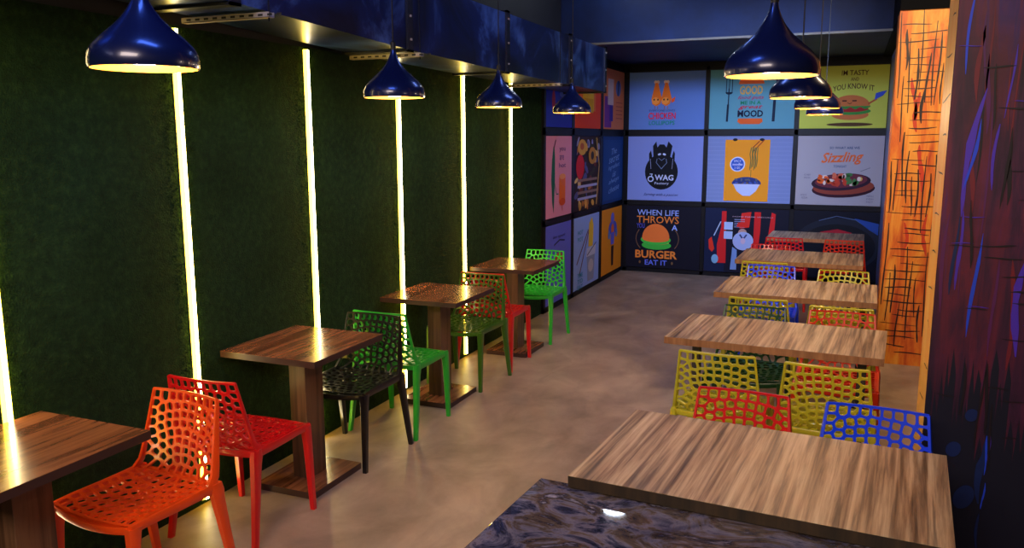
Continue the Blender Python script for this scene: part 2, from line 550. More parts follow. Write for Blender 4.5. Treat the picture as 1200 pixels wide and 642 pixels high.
class Poster:
    """flat printed board; art coordinates run 0..W to the right and 0..Hh upwards"""

    def __init__(self, label, origin, ux, nrm, W, Hh, bg):
        self.root = thing('poster', label, 'poster', origin, 0, 'food posters on the black panelled walls')
        self.ux, self.n, self.W, self.H = Vector(ux), Vector(nrm), W, Hh
        b = MB()
        pts = [self.P(0, 0, -3), self.P(W, 0, -3), self.P(W, Hh, -3), self.P(0, Hh, -3)]
        front = [self.P(0, 0, 0), self.P(W, 0, 0), self.P(W, Hh, 0), self.P(0, Hh, 0)]
        b.poly(front, pm(bg))
        for i in range(4):
            j = (i + 1) % 4
            b.poly([pts[i], pts[j], front[j], front[i]], M_frame)
        b.build('printed_board', self.root)
        self.art = MB()
        self.let = MB()
        self.lay = 1
        self.dx = 0.0

    def P(self, x, y, l=0):
        return tuple(self.ux * x + Vector((0, 0, 1)) * y + self.n * (0.018 + (l * 0.0006 if l >= 0 else 0.006 * l)))

    def shape(self, pts, rgb, up=True):
        if up:
            self.lay += 1
        self.art.poly([self.P(x + self.dx, y, self.lay) for x, y in pts], pm(rgb))

    def ell(self, cx, cy, rx, ry, rgb, rot=0, a0=0, a1=2 * PI, up=True, n=24):
        self.shape(ellipse(cx, cy, rx, ry, n, a0, a1, rot), rgb, up)

    def rect(self, x0, y0, x1, y1, rgb, up=True):
        self.shape([(x0, y0), (x1, y0), (x1, y1), (x0, y1)], rgb, up)

    def line(self, pts, wd, rgb, up=True):
        if up:
            self.lay += 1
        for (x0, y0), (x1, y1) in zip(pts, pts[1:]):
            x0, x1 = x0 + self.dx, x1 + self.dx
            d = Vector((x1 - x0, y1 - y0))
            if d.length < 1e-6:
                continue
            d.normalize()
            nx, ny = -d.y * wd / 2, d.x * wd / 2
            ex, ey = d.x * wd * 0.3, d.y * wd * 0.3
            self.art.poly([self.P(x0 - nx - ex, y0 - ny - ey, self.lay), self.P(x1 - nx + ex, y1 - ny + ey, self.lay),
                           self.P(x1 + nx + ex, y1 + ny + ey, self.lay), self.P(x0 + nx - ex, y0 + ny - ey, self.lay)], pm(rgb))

    def text(self, txt, cx, cy, wd, ht, rgb, bold=0.0, shear=0.0, arc=0.0, rot=0.0):
        vs, fs = text_mesh(txt, 0.1, bold, shear, width=wd, height=ht)
        self.lay += 1
        self.let = MB()
        i = 0
        k = self.let.m(pm(rgb))
        for v in vs:
            x, y = v.x, v.y
            y += -arc * (x / (wd / 2)) ** 2
            x, y = x * math.cos(rot) - y * math.sin(rot), x * math.sin(rot) + y * math.cos(rot)
            self.let.v.append(self.P(cx + self.dx + x, cy + y, self.lay))
        for f in fs:
            self.let.f.append(tuple(i + q for q in f))
            self.let.mi.append(k)
        self.let.build('lettering', self.root)

    def part(self, name='picture'):
        if self.art.f:
            self.art.build(name, self.root)
        self.art = MB()

    def done(self):
        self.part('picture')


def back_poster(ci, ri, label, bg):
    (x0, x1), (z0, z1) = BC[ci], ZR[ri]
    return Poster(label, (x0, YB - 0.03, z0), (1, 0, 0), (0, -1, 0), x1 - x0, z1 - z0, bg)


def left_poster(ci, ri, label, bg):
    (y0, y1), (z0, z1) = LC[ci], ZR[ri]
    return Poster(label, (XL + 0.03, y0, z0), (0, 1, 0), (1, 0, 0), y1 - y0, z1 - z0, bg)


def burger(p, cx, cy, wd, bun, leaf, patty, face=False):
    h = wd * 0.62
    p.ell(cx, cy - h * .30, wd * .47, h * .22, bun)
    p.ell(cx, cy - h * .14, wd * .52, h * .16, leaf)
    p.ell(cx, cy - h * .05, wd * .46, h * .13, patty)
    p.shape([(cx - wd * .5, cy + h * .02)] + [(cx - wd * .5 + wd * i / 8, cy + h * (.02 - (.08 if i % 2 else -.02))) for i in range(9)] + [(cx + wd * .5, cy + h * .1), (cx - wd * .5, cy + h * .1)], leaf)
    p.ell(cx, cy + h * .08, wd * .49, h * .48, bun, 0, 0, PI)


# back wall, top row
p = back_poster(0, 2, 'pale blue poster of two fried chicken drumsticks above red and green words', (98, 134, 208))
for cx, rot in ((.37, 0.10), (.50, -0.02)):
    s = 1 if cx < .45 else -1
    p.shape([(cx - .02, .60), (cx + .02, .60), (cx + .055, .45), (cx - .055, .45)], (232, 150, 70))
    p.ell(cx - .016, .61, .02, .022, (240, 200, 160))
    p.ell(cx + .016, .61, .02, .022, (240, 200, 160))
    p.shape([(cx - .02, .60), (cx + .015, .60), (cx + .05, .48), (cx + .07, .40), (cx + .05, .33), (cx, .30), (cx - .055, .33), (cx - .068, .39), (cx - .05, .46)], (240, 120, 30))
    p.ell(cx - .01, .37, .05, .045, (250, 156, 66))
    p.ell(cx - .03, .385, .010, .012, (30, 20, 20))
    p.ell(cx + .02, .385, .010, .012, (30, 20, 20), up=False)
    p.line([(cx - .02, .30), (cx - .02, .265)], .008, (160, 90, 60))
    p.line([(cx + .02, .30), (cx + .02, .265)], .008, (160, 90, 60), False)
p.shape([(.57, .39), (.62, .42), (.61, .36), (.57, .34)], (240, 90, 30))
p.text('EVERYONE LOVES', .45, .245, .34, .022, (40, 50, 110))
p.text('CHICKEN', .45, .175, .36, .085, (226, 30, 66), 0.02)
p.text('LOLLIPOPS', .45, .085, .34, .055, (20, 140, 120), 0.02)
p.done()

p = back_poster(1, 2, 'teal poster of a burger made of words between a fork and a knife', (98, 164, 184))
d = (14, 34, 62)
p.dx = 0.055
p.line([(.175, .10), (.182, .50)], .014, d)
p.line([(.170, .10), (.176, .30)], .026, d)
for q in (-.036, 0, .036):
    p.line([(.184 + q, .46), (.186 + q, .62)], .009, d, False)
p.ell(.184, .46, .045, .03, d, 0, PI, 2 * PI)
p.part('fork_picture')
p.line([(.735, .10), (.74, .34)], .034, d)
p.line([(.742, .32), (.75, .50)], .012, d)
p.shape([(.745, .40), (.80, .52), (.775, .60), (.752, .66)], d)
p.part('knife_picture')
p.ell(.455, .555, .155, .105, (236, 100, 40), 0, 0, PI)
p.text('GOOD', .455, .48, .28, .11, (222, 176, 90), 0.03)
p.text('food puts', .455, .385, .32, .06, (190, 40, 90), 0.01, 0.4)
p.text('ME IN A', .455, .325, .25, .045, (16, 140, 90), 0.02)
p.text('great', .455, .265, .30, .055, (200, 40, 70), 0.015, 0.4)
p.text('MOOD', .455, .19, .31, .085, (20, 24, 60), 0.03)
p.shape([(.31, .13), (.60, .13), (.61, .09), (.57, .06), (.34, .06), (.30, .09)], (236, 100, 40))
p.part('bun_picture')
p.done()

p = back_poster(2, 2, 'lime green poster of a smiling burger with a waving blue hand', (206, 214, 84))
dk = (70, 34, 20)
p.dx = 0.075
p.text('IM TASTY', .53, .655, .30, .06, dk, 0.01)
p.text('AND', .53, .58, .09, .04, dk, 0.01)
p.text('YOU KNOW IT', .52, .50, .46, .065, dk, 0.012, 0, 0.035)
p.ell(.50, .045, .26, .022, (90, 60, 30))
burger(p, .50, .24, .44, (214, 120, 62), (60, 150, 60), (170, 34, 34))
p.line([(.41, .325), (.45, .325)], .016, dk)
p.line([(.52, .325), (.56, .325)], .016, dk, False)
p.line([(.465, .30), (.49, .29), (.51, .30)], .007, dk, False)
p.part('burger_picture')
p.line([(.70, .29), (.78, .34)], .02, (190, 90, 50))
p.shape([(.76, .33), (.85, .38), (.895, .44), (.84, .43), (.77, .41)], (60, 90, 210))
p.part('hand_picture')
p.done()

# back wall, middle row
p = back_poster(0, 1, 'pale lilac poster with a round black emblem of a horned figure', (130, 146, 214))
k1 = (12, 14, 26)
lt = (196, 206, 240)
p.ell(.46, .38, .22, .235, k1, n=32)
p.shape([(.35, .56), (.34, .72), (.385, .78), (.40, .70), (.43, .74), (.49, .74), (.52, .70), (.545, .78), (.60, .72), (.57, .56), (.52, .50), (.40, .50)], k1)
p.shape([(.30, .40), (.29, .62), (.315, .66), (.33, .60), (.34, .40)], k1)
p.shape([(.58, .40), (.60, .60), (.62, .66), (.635, .62), (.63, .40)], k1)
p.ell(.43, .61, .022, .013, lt, 0.3)
p.ell(.495, .61, .022, .013, lt, -0.3, up=False)
p.line([(.40, .55), (.39, .50), (.46, .42), (.53, .50), (.52, .55)], .008, (120, 136, 170))
p.line([(.42, .56), (.46, .53), (.50, .56)], .007, (120, 136, 170), False)
p.line([(.31, .55), (.32, .42)], .006, (150, 160, 200), False)
p.line([(.61, .55), (.60, .42)], .006, (150, 160, 200), False)
p.ell(.32, .285, .042, .04, lt)
p.ell(.32, .285, .026, .025, k1)
p.line([(.33, .32), (.34, .35), (.31, .35)], .010, lt)
p.text('WAG', .50, .305, .25, .075, lt, 0.025)
p.text('Factory', .47, .225, .19, .042, lt, 0.01)
p.text('Serving with a passion', .46, .075, .46, .045, (34, 38, 100), 0.0, 0.5)
p.done()

p = back_poster(1, 1, 'grey striped poster with an orange sheet of noodles lifted over a bowl', (126, 142, 194))
for i in range(16):
    p.rect(0, .02 + i * .053, 1.04, .026 + i * .053, (140, 154, 204), i == 0)
p.part('stripes')
p.rect(.22, .02, .77, .80, (246, 156, 30))
p.ell(.34, .80, .03, .018, k1)
p.ell(.67, .80, .03, .018, k1, up=False)
p.part('orange_sheet')
p.ell(.38, .49, .095, .095, (220, 226, 250))
p.ell(.38, .49, .080, .080, (50, 90, 190))
p.part('round_badge')
p.text('SPICY', .38, .53, .09, .028, (230, 236, 255))
p.text('noodles', .38, .49, .13, .034, (230, 236, 255), 0.01, 0.2)
p.text('2 GO', .38, .445, .07, .028, (230, 236, 255))
p.line([(.70, .80), (.575, .66)], .011, (150, 40, 24))
p.line([(.64, .78), (.56, .70)], .011, (150, 40, 24), False)
for q in range(6):
    x = .535 + q * .016
    p.line([(x + .01, .70), (x - .005 + .01 * (q % 2), .62), (x + .008, .54), (x - .002, .42 + .02 * (q % 3))], .010, ((84, 96, 60), (120, 120, 60))[q % 2], q == 0)
p.line([(.55, .42), (.55, .33)], .006, (84, 96, 60))
p.part('noodles_picture')
p.ell(.50, .245, .18, .085, (40, 56, 120), 0, 0, PI)
p.ell(.50, .245, .18, .03, (30, 50, 110), 0, PI, 2 * PI)
for q in range(14):
    a = q * 0.9
    p.ell(.50 + .13 * math.sin(a * 1.7), .265 + .03 * math.cos(a * 2.3), .022, .012, ((90, 96, 110), (60, 90, 190), (110, 90, 80))[q % 3], a, up=(q == 0))
p.shape([(.335, .24), (.665, .24), (.62, .15), (.55, .09), (.46, .09), (.38, .15)], (196, 208, 246))
p.part('bowl_picture')
p.done()

p = back_poster(2, 1, 'pale grey poster of a sizzling meat platter on a wooden board', (178, 172, 180))
p.text('SO WHAT ARE WE', .54, .70, .34, .03, (24, 66, 110), 0.015)
p.text('Sizzling', .52, .57, .48, .16, (240, 110, 50), 0.02, 0.35, 0, 0.05)
p.text('TONIGHT', .50, .475, .15, .03, (24, 80, 120), 0.01)
for q in range(9):
    p.ell(.74 + q * .012, .42 + q * .005, .006, .004, (90, 96, 110), up=False)
p.ell(.55, .20, .36, .105, (58, 22, 40), 0.06)
p.ell(.55, .225, .35, .095, (150, 66, 50), 0.06)
p.ell(.52, .285, .34, .105, (52, 26, 48), 0.08)
p.ell(.52, .30, .30, .085, (110, 44, 60), 0.08)
rr = random.Random(3)
for q in range(46):
    a = rr.random() * 6.28
    r0 = rr.random() ** .5
    x = .50 + .26 * r0 * math.cos(a)
    y = .32 + .07 * r0 * math.sin(a)
    col = (240, 100, 40) if x < .42 else ((206, 66, 44) if x < .58 else (70, 130, 70))
    if y > .35 and .40 < x < .6:
        col = (222, 110, 80)
    if x > .66 and y > .31:
        col = (226, 190, 90)
    if rr.random() < .22:
        col = (236, 214, 200)
    p.ell(x, y, rr.uniform(.02, .045), rr.uniform(.012, .026), col, rr.random() * 3, up=(q % 12 == 0))
for x, y, t in ((.13, .37, 'CHEF'), (.13, .335, 'SPECIAL'), (.10, .12, 'SPICY'), (.11, .085, 'SIZZLER'), (.86, .12, 'MENU'), (.86, .085, 'DISH'), (.86, .05, 'HOT')):
    p.text(t, x, y, .075, .020, (110, 110, 130))
p.done()

# back wall, bottom row
p = back_poster(0, 0, 'black poster reading eat it above and below a burger', (13, 14, 34))
w1, o1 = (150, 172, 246), (224, 130, 54)
p.text('WHEN LIFE', .43, .75, .56, .075, w1, 0.01)
p.text('THROWS', .43, .655, .57, .095, o1, 0.01)
p.text('YOU', .20, .57, .11, .065, (84, 84, 200), 0.01)
p.text('A', .66, .555, .08, .075, w1, 0.02)
p.ell(.42, .31, .20, .06, (60, 180, 66))
p.ell(.42, .355, .165, .04, (216, 60, 44))
p.line([(.26, .35), (.42, .335), (.58, .35)], .02, (240, 210, 60))
p.ell(.41, .385, .205, .07, (66, 190, 70))
p.ell(.41, .40, .185, .05, (236, 120, 54))
p.ell(.41, .41, .185, .19, (236, 120, 54), 0, 0, PI)
p.part('burger_picture')
for a0 in (2.6, -0.6):
    p.line([(.43 + .29 * math.cos(a0 + .2 * i), .40 + .22 * math.sin(a0 + .2 * i)) for i in range(7)], .010, (120, 90, 70))
p.text('BURGER', .42, .185, .57, .11, o1, 0.03)
p.text('EAT IT', .42, .075, .30, .07, (100, 120, 246), 0.02)
p.ell(.20, .075, .014, .02, (120, 90, 60))
p.ell(.64, .075, .014, .02, (120, 90, 60), up=False)
p.done()

p = back_poster(1, 0, 'dark navy poster with red bars and a figure in chef whites', (18, 30, 66))
r1 = (214, 34, 38)
p.rect(.26, .0, 1.04, .84, (16, 18, 40))
p.shape([(.17, .12), (.16, .36), (.21, .60), (.21, .80), (.27, .80), (.27, .60), (.28, .12)], r1)
p.shape([(.06, .30), (.05, .42), (.09, .46), (.13, .30), (.10, .26)], (226, 52, 34))
p.line([(.12, .48), (.20, .66)], .014, (170, 190, 226))
p.ell(.14, .17, .045, .06, (130, 180, 216))
p.rect(.245, .56, .355, .66, (176, 200, 244))
p.rect(.245, .44, .355, .54, (176, 200, 244))
p.shape([(.44, .58), (.46, .78), (.58, .80), (.56, .60)], (222, 44, 36))
for q in range(5):
    p.line([(.375, .60 + q * .024), (.50, .60 + q * .024)], .008, (150, 160, 200), q == 0)
p.shape([(.62, .80), (.70, .80), (.70, .56), (.68, .30), (.62, .34)], r1)
p.shape([(.83, .80), (.88, .78), (.87, .50), (.80, .50)], r1)
p.ell(.48, .52, .055, .06, (196, 150, 140))
p.shape([(.40, .60), (.42, .66), (.54, .66), (.56, .60)], (222, 44, 36))
p.ell(.49, .42, .13, .12, (164, 180, 230))
p.line([(.45, .50), (.49, .44), (.53, .50)], .02, (60, 66, 120))
p.ell(.49, .42, .03, .04, (206, 180, 210))
p.shape([(.34, .04), (.36, .34), (.42, .30), (.42, .04)], (120, 150, 210))
p.text('HOME MADE SPECIALS', .60, .735, .50, .014, (190, 170, 190))
p.done()

p = back_poster(2, 0, 'black poster of a dark plate holding red slices', (16, 18, 34))
p.ell(.52, .42, .50, .34, (30, 36, 52), n=36)
p.ell(.52, .40, .44, .28, (18, 22, 32), n=36)
p.line([(.30, .72), (.50, .78), (.72, .74), (.90, .62)], .008, (90, 110, 150))
p.shape([(.70, .76), (.98, .70), (.98, .56), (.88, .62)], (40, 76, 160))
p.ell(.24, .50, .06, .05, (90, 120, 200))
p.shape([(.28, .46), (.32, .58), (.52, .62), (.68, .58), (.72, .48), (.50, .40)], (176, 34, 50))
for q in range(8):
    p.ell(.34 + q * .045, .52 + .02 * (q % 2), .025, .03, ((200, 50, 60), (140, 24, 44))[q % 2], up=(q == 0))
p.done()

# left wall, top row
p = left_poster(0, 2, 'royal blue poster behind the duct, leftmost of its row', (40, 60, 220))
p.ell(.22, .26, .05, .12, (170, 60, 120))
p.ell(.22, .40, .02, .02, (120, 150, 240))
p.line([(.52, .12), (.52, .30)], .012, (190, 200, 250))
p.ell(.50, .34, .10, .03, (90, 120, 240))
p.done()
p = left_poster(1, 2, 'vermilion poster with a yellow box of fries on it', (240, 78, 36))
p.rect(.18, .20, .78, .70, (240, 130, 60))
p.rect(.28, .20, .70, .42, (244, 210, 50))
for q in range(8):
    p.line([(.30 + q * .055, .40), (.28 + q * .06, .62 + .03 * (q % 2))], .03, (250, 224, 110), q == 0)
p.rect(.30, .18, .68, .34, (226, 180, 30))
p.done()
p = left_poster(2, 2, 'peach poster of a purple and white stack with small red lines', (222, 128, 80))
p.rect(.04, .02, .35, .40, (120, 50, 150))
p.rect(.18, .30, .44, .62, (214, 190, 190))
p.rect(.26, .10, .42, .30, (60, 40, 150))
p.ell(.66, .52, .12, .10, (90, 110, 170))
p.line([(.64, .44), (.67, .60)], .05, (30, 40, 90))
for q in range(5):
    p.line([(.56, .34 - q * .05), (.86, .34 - q * .05)], .010, (180, 80, 60), q == 0)
p.done()
# left wall, middle row
p = left_poster(0, 1, 'pink poster of a long green chilli and an orange glass', (232, 152, 190))
g = (20, 104, 88)
p.shape([(.22, .74), (.18, .60), (.16, .40), (.19, .16), (.235, .04), (.25, .16), (.27, .40), (.27, .62), (.25, .72)], g)
p.line([(.24, .73), (.29, .80)], .02, (96, 40, 60))
p.line([(.26, .36), (.32, .24), (.38, .24)], .012, g)
p.text('you', .50, .70, .20, .05, (90, 60, 130))
p.text('are', .48, .62, .14, .05, (90, 60, 130))
p.text('hot', .50, .54, .22, .05, (90, 60, 130))
p.part('chilli_picture')
p.rect(.40, .16, .60, .42, (246, 116, 50))
p.ell(.50, .42, .10, .03, (250, 160, 96))
p.ell(.50, .15, .10, .04, (226, 84, 34))
p.line([(.50, .11), (.50, .06)], .014, (220, 90, 60))
p.part('glass_picture')
p.done()
p = left_poster(1, 1, 'dark collage poster of many small dishes and a red bowl', (54, 34, 34))
rr = random.Random(11)
p.shape([(.0, .10), (.0, .80), (.10, .80), (.05, .40)], (30, 24, 60))
for q in range(60):
    x, y = rr.uniform(.06, .92), rr.uniform(.04, .80)
    p.ell(x, y, rr.uniform(.03, .08), rr.uniform(.02, .05), rr.choice([(196, 120, 50), (230, 170, 80), (120, 50, 40), (150, 150, 200), (90, 90, 150), (236, 200, 130), (60, 60, 40)]), rr.random() * 3, up=(q % 15 == 0))
p.ell(.20, .52, .17, .17, (60, 20, 30))
p.ell(.20, .50, .15, .14, (220, 36, 44))
p.ell(.27, .72, .16, .09, (226, 168, 70))
p.ell(.26, .73, .07, .04, (190, 90, 50))
p.ell(.66, .62, .15, .10, (200, 140, 50))
p.ell(.66, .62, .06, .05, (60, 44, 40))
for q in range(4):
    p.rect(.10, .12 + q * .07, .86, .15 + q * .07, ((176, 176, 220), (150, 120, 110))[q % 2], q == 0)
p.line([(.84, .04), (.94, .50), (.82, .82)], .035, (214, 170, 90))
p.done()
p = left_poster(2, 1, 'deep blue poster with pale chalk script in the corner of the room', (24, 60, 124))
p.rect(.05, .04, .93, .80, (26, 72, 140))
for i, (t, y, wd) in enumerate((('The', .66, .25), ('secret', .56, .50), ('ingredient', .46, .55), ('is', .37, .18), ('always', .28, .50), ('cheese', .18, .50))):
    p.text(t, .52, y, wd, .075, (140, 176, 234), 0.0, 0.4, 0, 0.10)
p.done()
# left wall, bottom row
p = left_poster(0, 0, 'periwinkle poster with a small red dish, behind the bright green chair', (104, 110, 232))
p.line([(.26, .62), (.44, .66), (.60, .64)], .016, (40, 40, 110))
p.ell(.42, .46, .12, .07, (206, 90, 70))
p.ell(.42, .36, .16, .05, (60, 60, 150))
p.text('bon appetit', .42, .70, .40, .04, (50, 50, 130), 0, 0.4)
p.done()
p = left_poster(1, 0, 'light blue poster of chopsticks crossing a tall noodle cup', (150, 176, 246))
p.line([(.12, .30), (.55, .66)], .022, (110, 40, 60))
p.line([(.22, .16), (.60, .68)], .022, (110, 40, 60), False)
p.shape([(.56, .46), (.58, .74), (.70, .80), (.76, .70), (.74, .44)], (238, 196, 60))
p.shape([(.48, .34), (.50, .44), (.86, .46), (.84, .34)], (206, 206, 230))
p.shape([(.54, .04), (.50, .34), (.82, .34), (.78, .04)], (150, 156, 190))
p.ell(.66, .22, .10, .08, (200, 190, 200))
for y, t in ((.66, 'HOT'), (.58, 'POT'), (.56, ''), (.22, 'TIME'), (.15, 'TO'), (.08, 'EAT')):
    if t:
        p.text(t, .24, y - .06 if y < .3 else y, .20, .05, (70, 150, 200), 0.02)
p.line([(.50, .36), (.86, .48)], .014, (70, 70, 110))
p.done()
p = left_poster(2, 0, 'orange poster of a blue bunch held upright on a dark handle', (240, 148, 36))
p.ell(.50, .70, .08, .08, (110, 110, 220))
p.ell(.40, .58, .10, .07, (80, 90, 200), 0.6)
p.ell(.62, .58, .10, .07, (80, 90, 200), -0.6)
p.ell(.50, .56, .07, .07, (230, 110, 60))
p.ell(.34, .50, .05, .06, (90, 130, 210))
p.ell(.68, .50, .05, .06, (90, 130, 210))
p.shape([(.42, .36), (.40, .52), (.60, .52), (.56, .36)], (96, 100, 220))
p.shape([(.46, .08), (.44, .34), (.56, .34), (.54, .08)], (40, 24, 40))
p.done()

# ------------------------------------------------------------------ LED strips on the grass wall
led_y = [1.965, 2.92, 3.89, 4.89, 5.89, 6.87]
led_pos = ['at the left edge of the photo', 'behind the orange chair', 'left of the black chair',
           'behind the second lamp', 'behind the olive green chair', 'last one before the posters']
led0 = None
for i, y in enumerate(led_y):
    lb = 'glowing vertical light strip on green wall, ' + led_pos[i]
    if led0 is None:
        led0 = thing('led_strip', lb, 'light', (XL + 0.02, y, 0.0), 0, 'vertical light strips on the green wall')
        b = MB()
        b.box((0, -0.018, 0.02), (0.006, 0.018, 2.29), M_alu)
        b.build('channel', led0)
        b = MB()
        prof = [(0.006, -0.016), (0.014, -0.016), (0.023, -0.013), (0.026, -0.009), (0.026, 0.009), (0.023, 0.013), (0.014, 0.016), (0.006, 0.016)]
        for q in range(7):
            (xa, ya), (xb, yb) = prof[q], prof[q + 1]
            b.poly([(xa, ya, 0.03), (xb, yb, 0.03), (xb, yb, 2.285), (xa, ya, 2.285)], M_led if q == 3 else M_led2)
        for z in (0.03, 2.285):
            b.poly([(x, yy, z) for x, yy in prof], M_led2)
        b.build('diffuser', led0)
    else:
        dup(led0, (XL + 0.02, y, 0.0), 0, lb)

# ------------------------------------------------------------------ air duct
duct = thing('air_duct', 'long blue rectangular sheet metal air duct along the green wall under the ceiling', 'duct', (0, 0, 2.28))
b = MB()
DB = [(YN + 0.1, .12), (1.35, .095), (2.78, .07), (4.23, .02), (5.68, .0), (8.33, -.012)]
b.loft([[(-2.82, y, z), (-2.40, y, z), (-2.40, y, .42), (-2.82, y, .42)] for y, z in DB], M_duct)


def dz(y):
    for (y0, z0), (y1, z1) in zip(DB, DB[1:]):
        if y <= y1:
            return z0 + (z1 - z0) * (y - y0) / (y1 - y0)
    return DB[-1][1]


b.build('duct_shell', duct)
for y in (-0.1, 1.35, 2.78, 4.23, 5.68, 7.13, 8.26):
    b = MB()
    z0 = dz(y)
    b.box((-2.83, y - 0.03, z0 - 0.014), (-2.385, y + 0.03, z0 - 0.002), M_flange)
    b.box((-2.83, y - 0.03, 0.42), (-2.385, y + 0.03, 0.435), M_flange)
    b.box((-2.4, y - 0.03, z0 - 0.014), (-2.385, y + 0.03, 0.435), M_flange)
    b.box((-2.835, y - 0.03, z0 - 0.014), (-2.82, y + 0.03, 0.435), M_flange)
    for z in (z0 + 0.05, 0.2, 0.37):
        b.box((-2.385, y - 0.006, z), (-2.378, y + 0.006, z + 0.012), M_galv)
    b.build('flange', duct)
for y in (1.5, 2.96, 4.30, 6.78):
    b = MB()
    z0 = dz(y) - 0.035
    b.box((-2.84, y - 0.018, z0), (-2.352, y + 0.018, z0 + .003), M_galv)
    b.box((-2.84, y - 0.018, z0), (-2.352, y - 0.015, z0 + .023), M_galv)
    b.box((-2.84, y + 0.015, z0), (-2.352, y + 0.018, z0 + .023), M_galv)
    for q in range(11):
        b.box((-2.81 + q * 0.05, y - 0.019, z0 + .007), (-2.785 + q * 0.05, y - 0.0178, z0 + .016), M_cord)
    b.build('support_channel', duct)
    b = MB()
    b.tube([(-2.366, y, z0 - 0.015), (-2.366, y, 1.315)], 0.004, M_flange, 6)
    b.build('hanger_rod', duct)


# ------------------------------------------------------------------ pendant lamps
prof_out = [(.985, 0), (1.0, .06), (1.0, .16), (.975, .28), (.91, .40), (.80, .52), (.66, .65), (.50, .79), (.36, .93), (.25, 1.08), (.17, 1.22), (.115, 1.36), (.085, 1.46), (.075, 1.56)]
R = 0.15
pend = [(-1.885, 1.80, 'leftmost lamp, above the nearest walnut table'), (-2.09, 3.53, 'second from the left, above the black chair'),
        (-2.11, 4.86, 'third from the left, in front of the last light strips'), (-2.05, 6.16, 'smallest on the left, in front of the orange fries poster'),
        (-0.26, 2.83, 'largest one at right, above the nearest long table'), (-0.26, 4.40, 'in front of the teal burger poster'),
        (-0.24, 5.98, 'third of the right row, partly behind the second'), (-0.24, 7.55, 'farthest of the right row, before the lime poster')]
lamp0 = None
for i, (x, y, t) in enumerate(pend):
    lb = 'blue bell shaped pendant lamp, ' + t
    if lamp0 is None:
        lamp0 = thing('pendant_lamp', lb, 'lamp', (x, y, 1.99), 0, 'bell pendants over the tables')
        b = MB()
        b.lathe([(r * R, z * R) for r, z in prof_out], M_shade, 48)
        b.lathe([(.985 * R, 0), (.955 * R, 0)], M_shade, 48)
        b.build('lamp_shade', lamp0, True, 1e-5)
        b = MB()
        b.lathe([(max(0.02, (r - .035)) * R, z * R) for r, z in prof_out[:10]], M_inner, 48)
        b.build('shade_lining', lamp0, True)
        b = MB()
        b.lathe([(0.004, .012), (.018, .018), (.028, .035), (.030, .05), (.024, .07), (.014, .09), (.013, .11)], M_bulb, 20)
        b.build('bulb', lamp0, True)
        b = MB()
        b.lathe([(0.014, .105), (.016, .11), (.016, .16), (.011, .225), (.013, .235), (.013, .262), (.004, .27)], M_cord, 16)
        b.build('lamp_holder', lamp0, True)
        b = MB()
        b.tube([(0, 0, .262), (0, 0, 1.58)], .0035, M_cord, 6)
        b.build('cord', lamp0)
        b = MB()
        b.lathe([(0.004, 1.56), (.045, 1.575), (.05, 1.605), (.002, 1.607)], M_shade, 20)
        b.build('ceiling_rose', lamp0, True)
        ld = bpy.data.lights.new('bulb_light', 'POINT')
        ld.energy = 7.5
        ld.color = (1.0, 0.72, 0.42)
        ld.shadow_soft_size = 0.028
        lo = bpy.data.objects.new('bulb_light', ld)
        C.objects.link(lo)
        lo.parent = lamp0
        lo.location = (0, 0, -0.02)
    else:
        dup(lamp0, (x, y, 1.99), 0, lb)


cl = thing('ceiling_light', 'small round white ceiling light mirrored as a bright spot in the granite top', 'light', (-2.12, 7.96, 3.55))
b = MB()
b.lathe([(.002, .05), (.13, .05), (.14, .03), (.14, 0), (.12, -.004)], M_frame, 28)
b.build('housing', cl, True)
b = MB()
b.lathe([(.12, -.003), (.001, -.006)], mat('white_led_disc', (255, 255, 255), 0.4, emit=(0.75, 0.85, 1.0), es=45), 28)
b.build('diffuser', cl)


# ------------------------------------------------------------------ square walnut tables
def square_table(loc, label):
    t = thing('pedestal_table', label, 'table', loc, 0, 'square walnut pedestal tables along the green wall')
    b = MB()
    b.box((-.283, -.305, .718), (.283, .305, .7485), M_walnut_e)
    b.box((-.2828, -.3048, .7485), (.2828, .3048, .75), M_walnut)
    b.build('tabletop', t)
    b = MB()
    b.box((-.05, -.075, .035), (.05, .075, .712), M_walnut_v, 0.002)
    b.build('pedestal', t)
    b = MB()
    b.box((-.12, -.14, .706), (.12, .14, .718), M_steel)
    b.build('mounting_plate', t)
    b = MB()
    b.box((-.178, -.215, .0), (.178, .215, .0335), M_walnut_e)
    b.box((-.1778, -.2148, .0335), (.1778, .2148, .035), M_walnut)
    b.build('base', t)
    return t


TX = -2.573
t0 = square_table((TX, 1.785, 0), 'square walnut table at the lower left corner, nearest to the camera')
for y, t in ((3.375, 'square walnut table between the red chair and the black chair'),
             (4.875, 'square walnut table between the bright green and the olive green chair'),
             (6.27, 'square walnut table farthest away, between the red and the lime green chair')):
    dup(t0, (TX, y, 0), 0, t)


# ------------------------------------------------------------------ long tables on the right
def long_table(loc, rz, label, wd=1.06, dp=.68, dark=False):
    t = thing('dining_table', label, 'table', loc, rz, 'long oak topped tables in a row on the right')
    b = MB()
    h, d2 = wd / 2, dp / 2
    b.box((-h, -d2, .712), (h, d2, .75), M_oak, 0.001)
    e = M_oak_edge if dark else M_oak_edge2
    b.poly([(-h, -d2 - .0005, .7125), (h, -d2 - .0005, .7125), (h, -d2 - .0005, .749), (-h, -d2 - .0005, .749)], e)
    b.build('tabletop', t)
    for s in (-1, 1):
        b = MB()
        b.box((s * .43 - .022, -.022, .012), (s * .43 + .022, .022, .70), M_steel, 0.003)
        b.build('leg', t)
        b = MB()
        b.box((s * .43 - .03, -.24, .0), (s * .43 + .03, .24, .014), M_steel, 0.003)
        b.build('foot', t)
        b = MB()
        b.box((s * .43 - .03, -.22, .698), (s * .43 + .03, .22, .712), M_steel, 0.002)
        b.build('support_bracket', t)
    return t


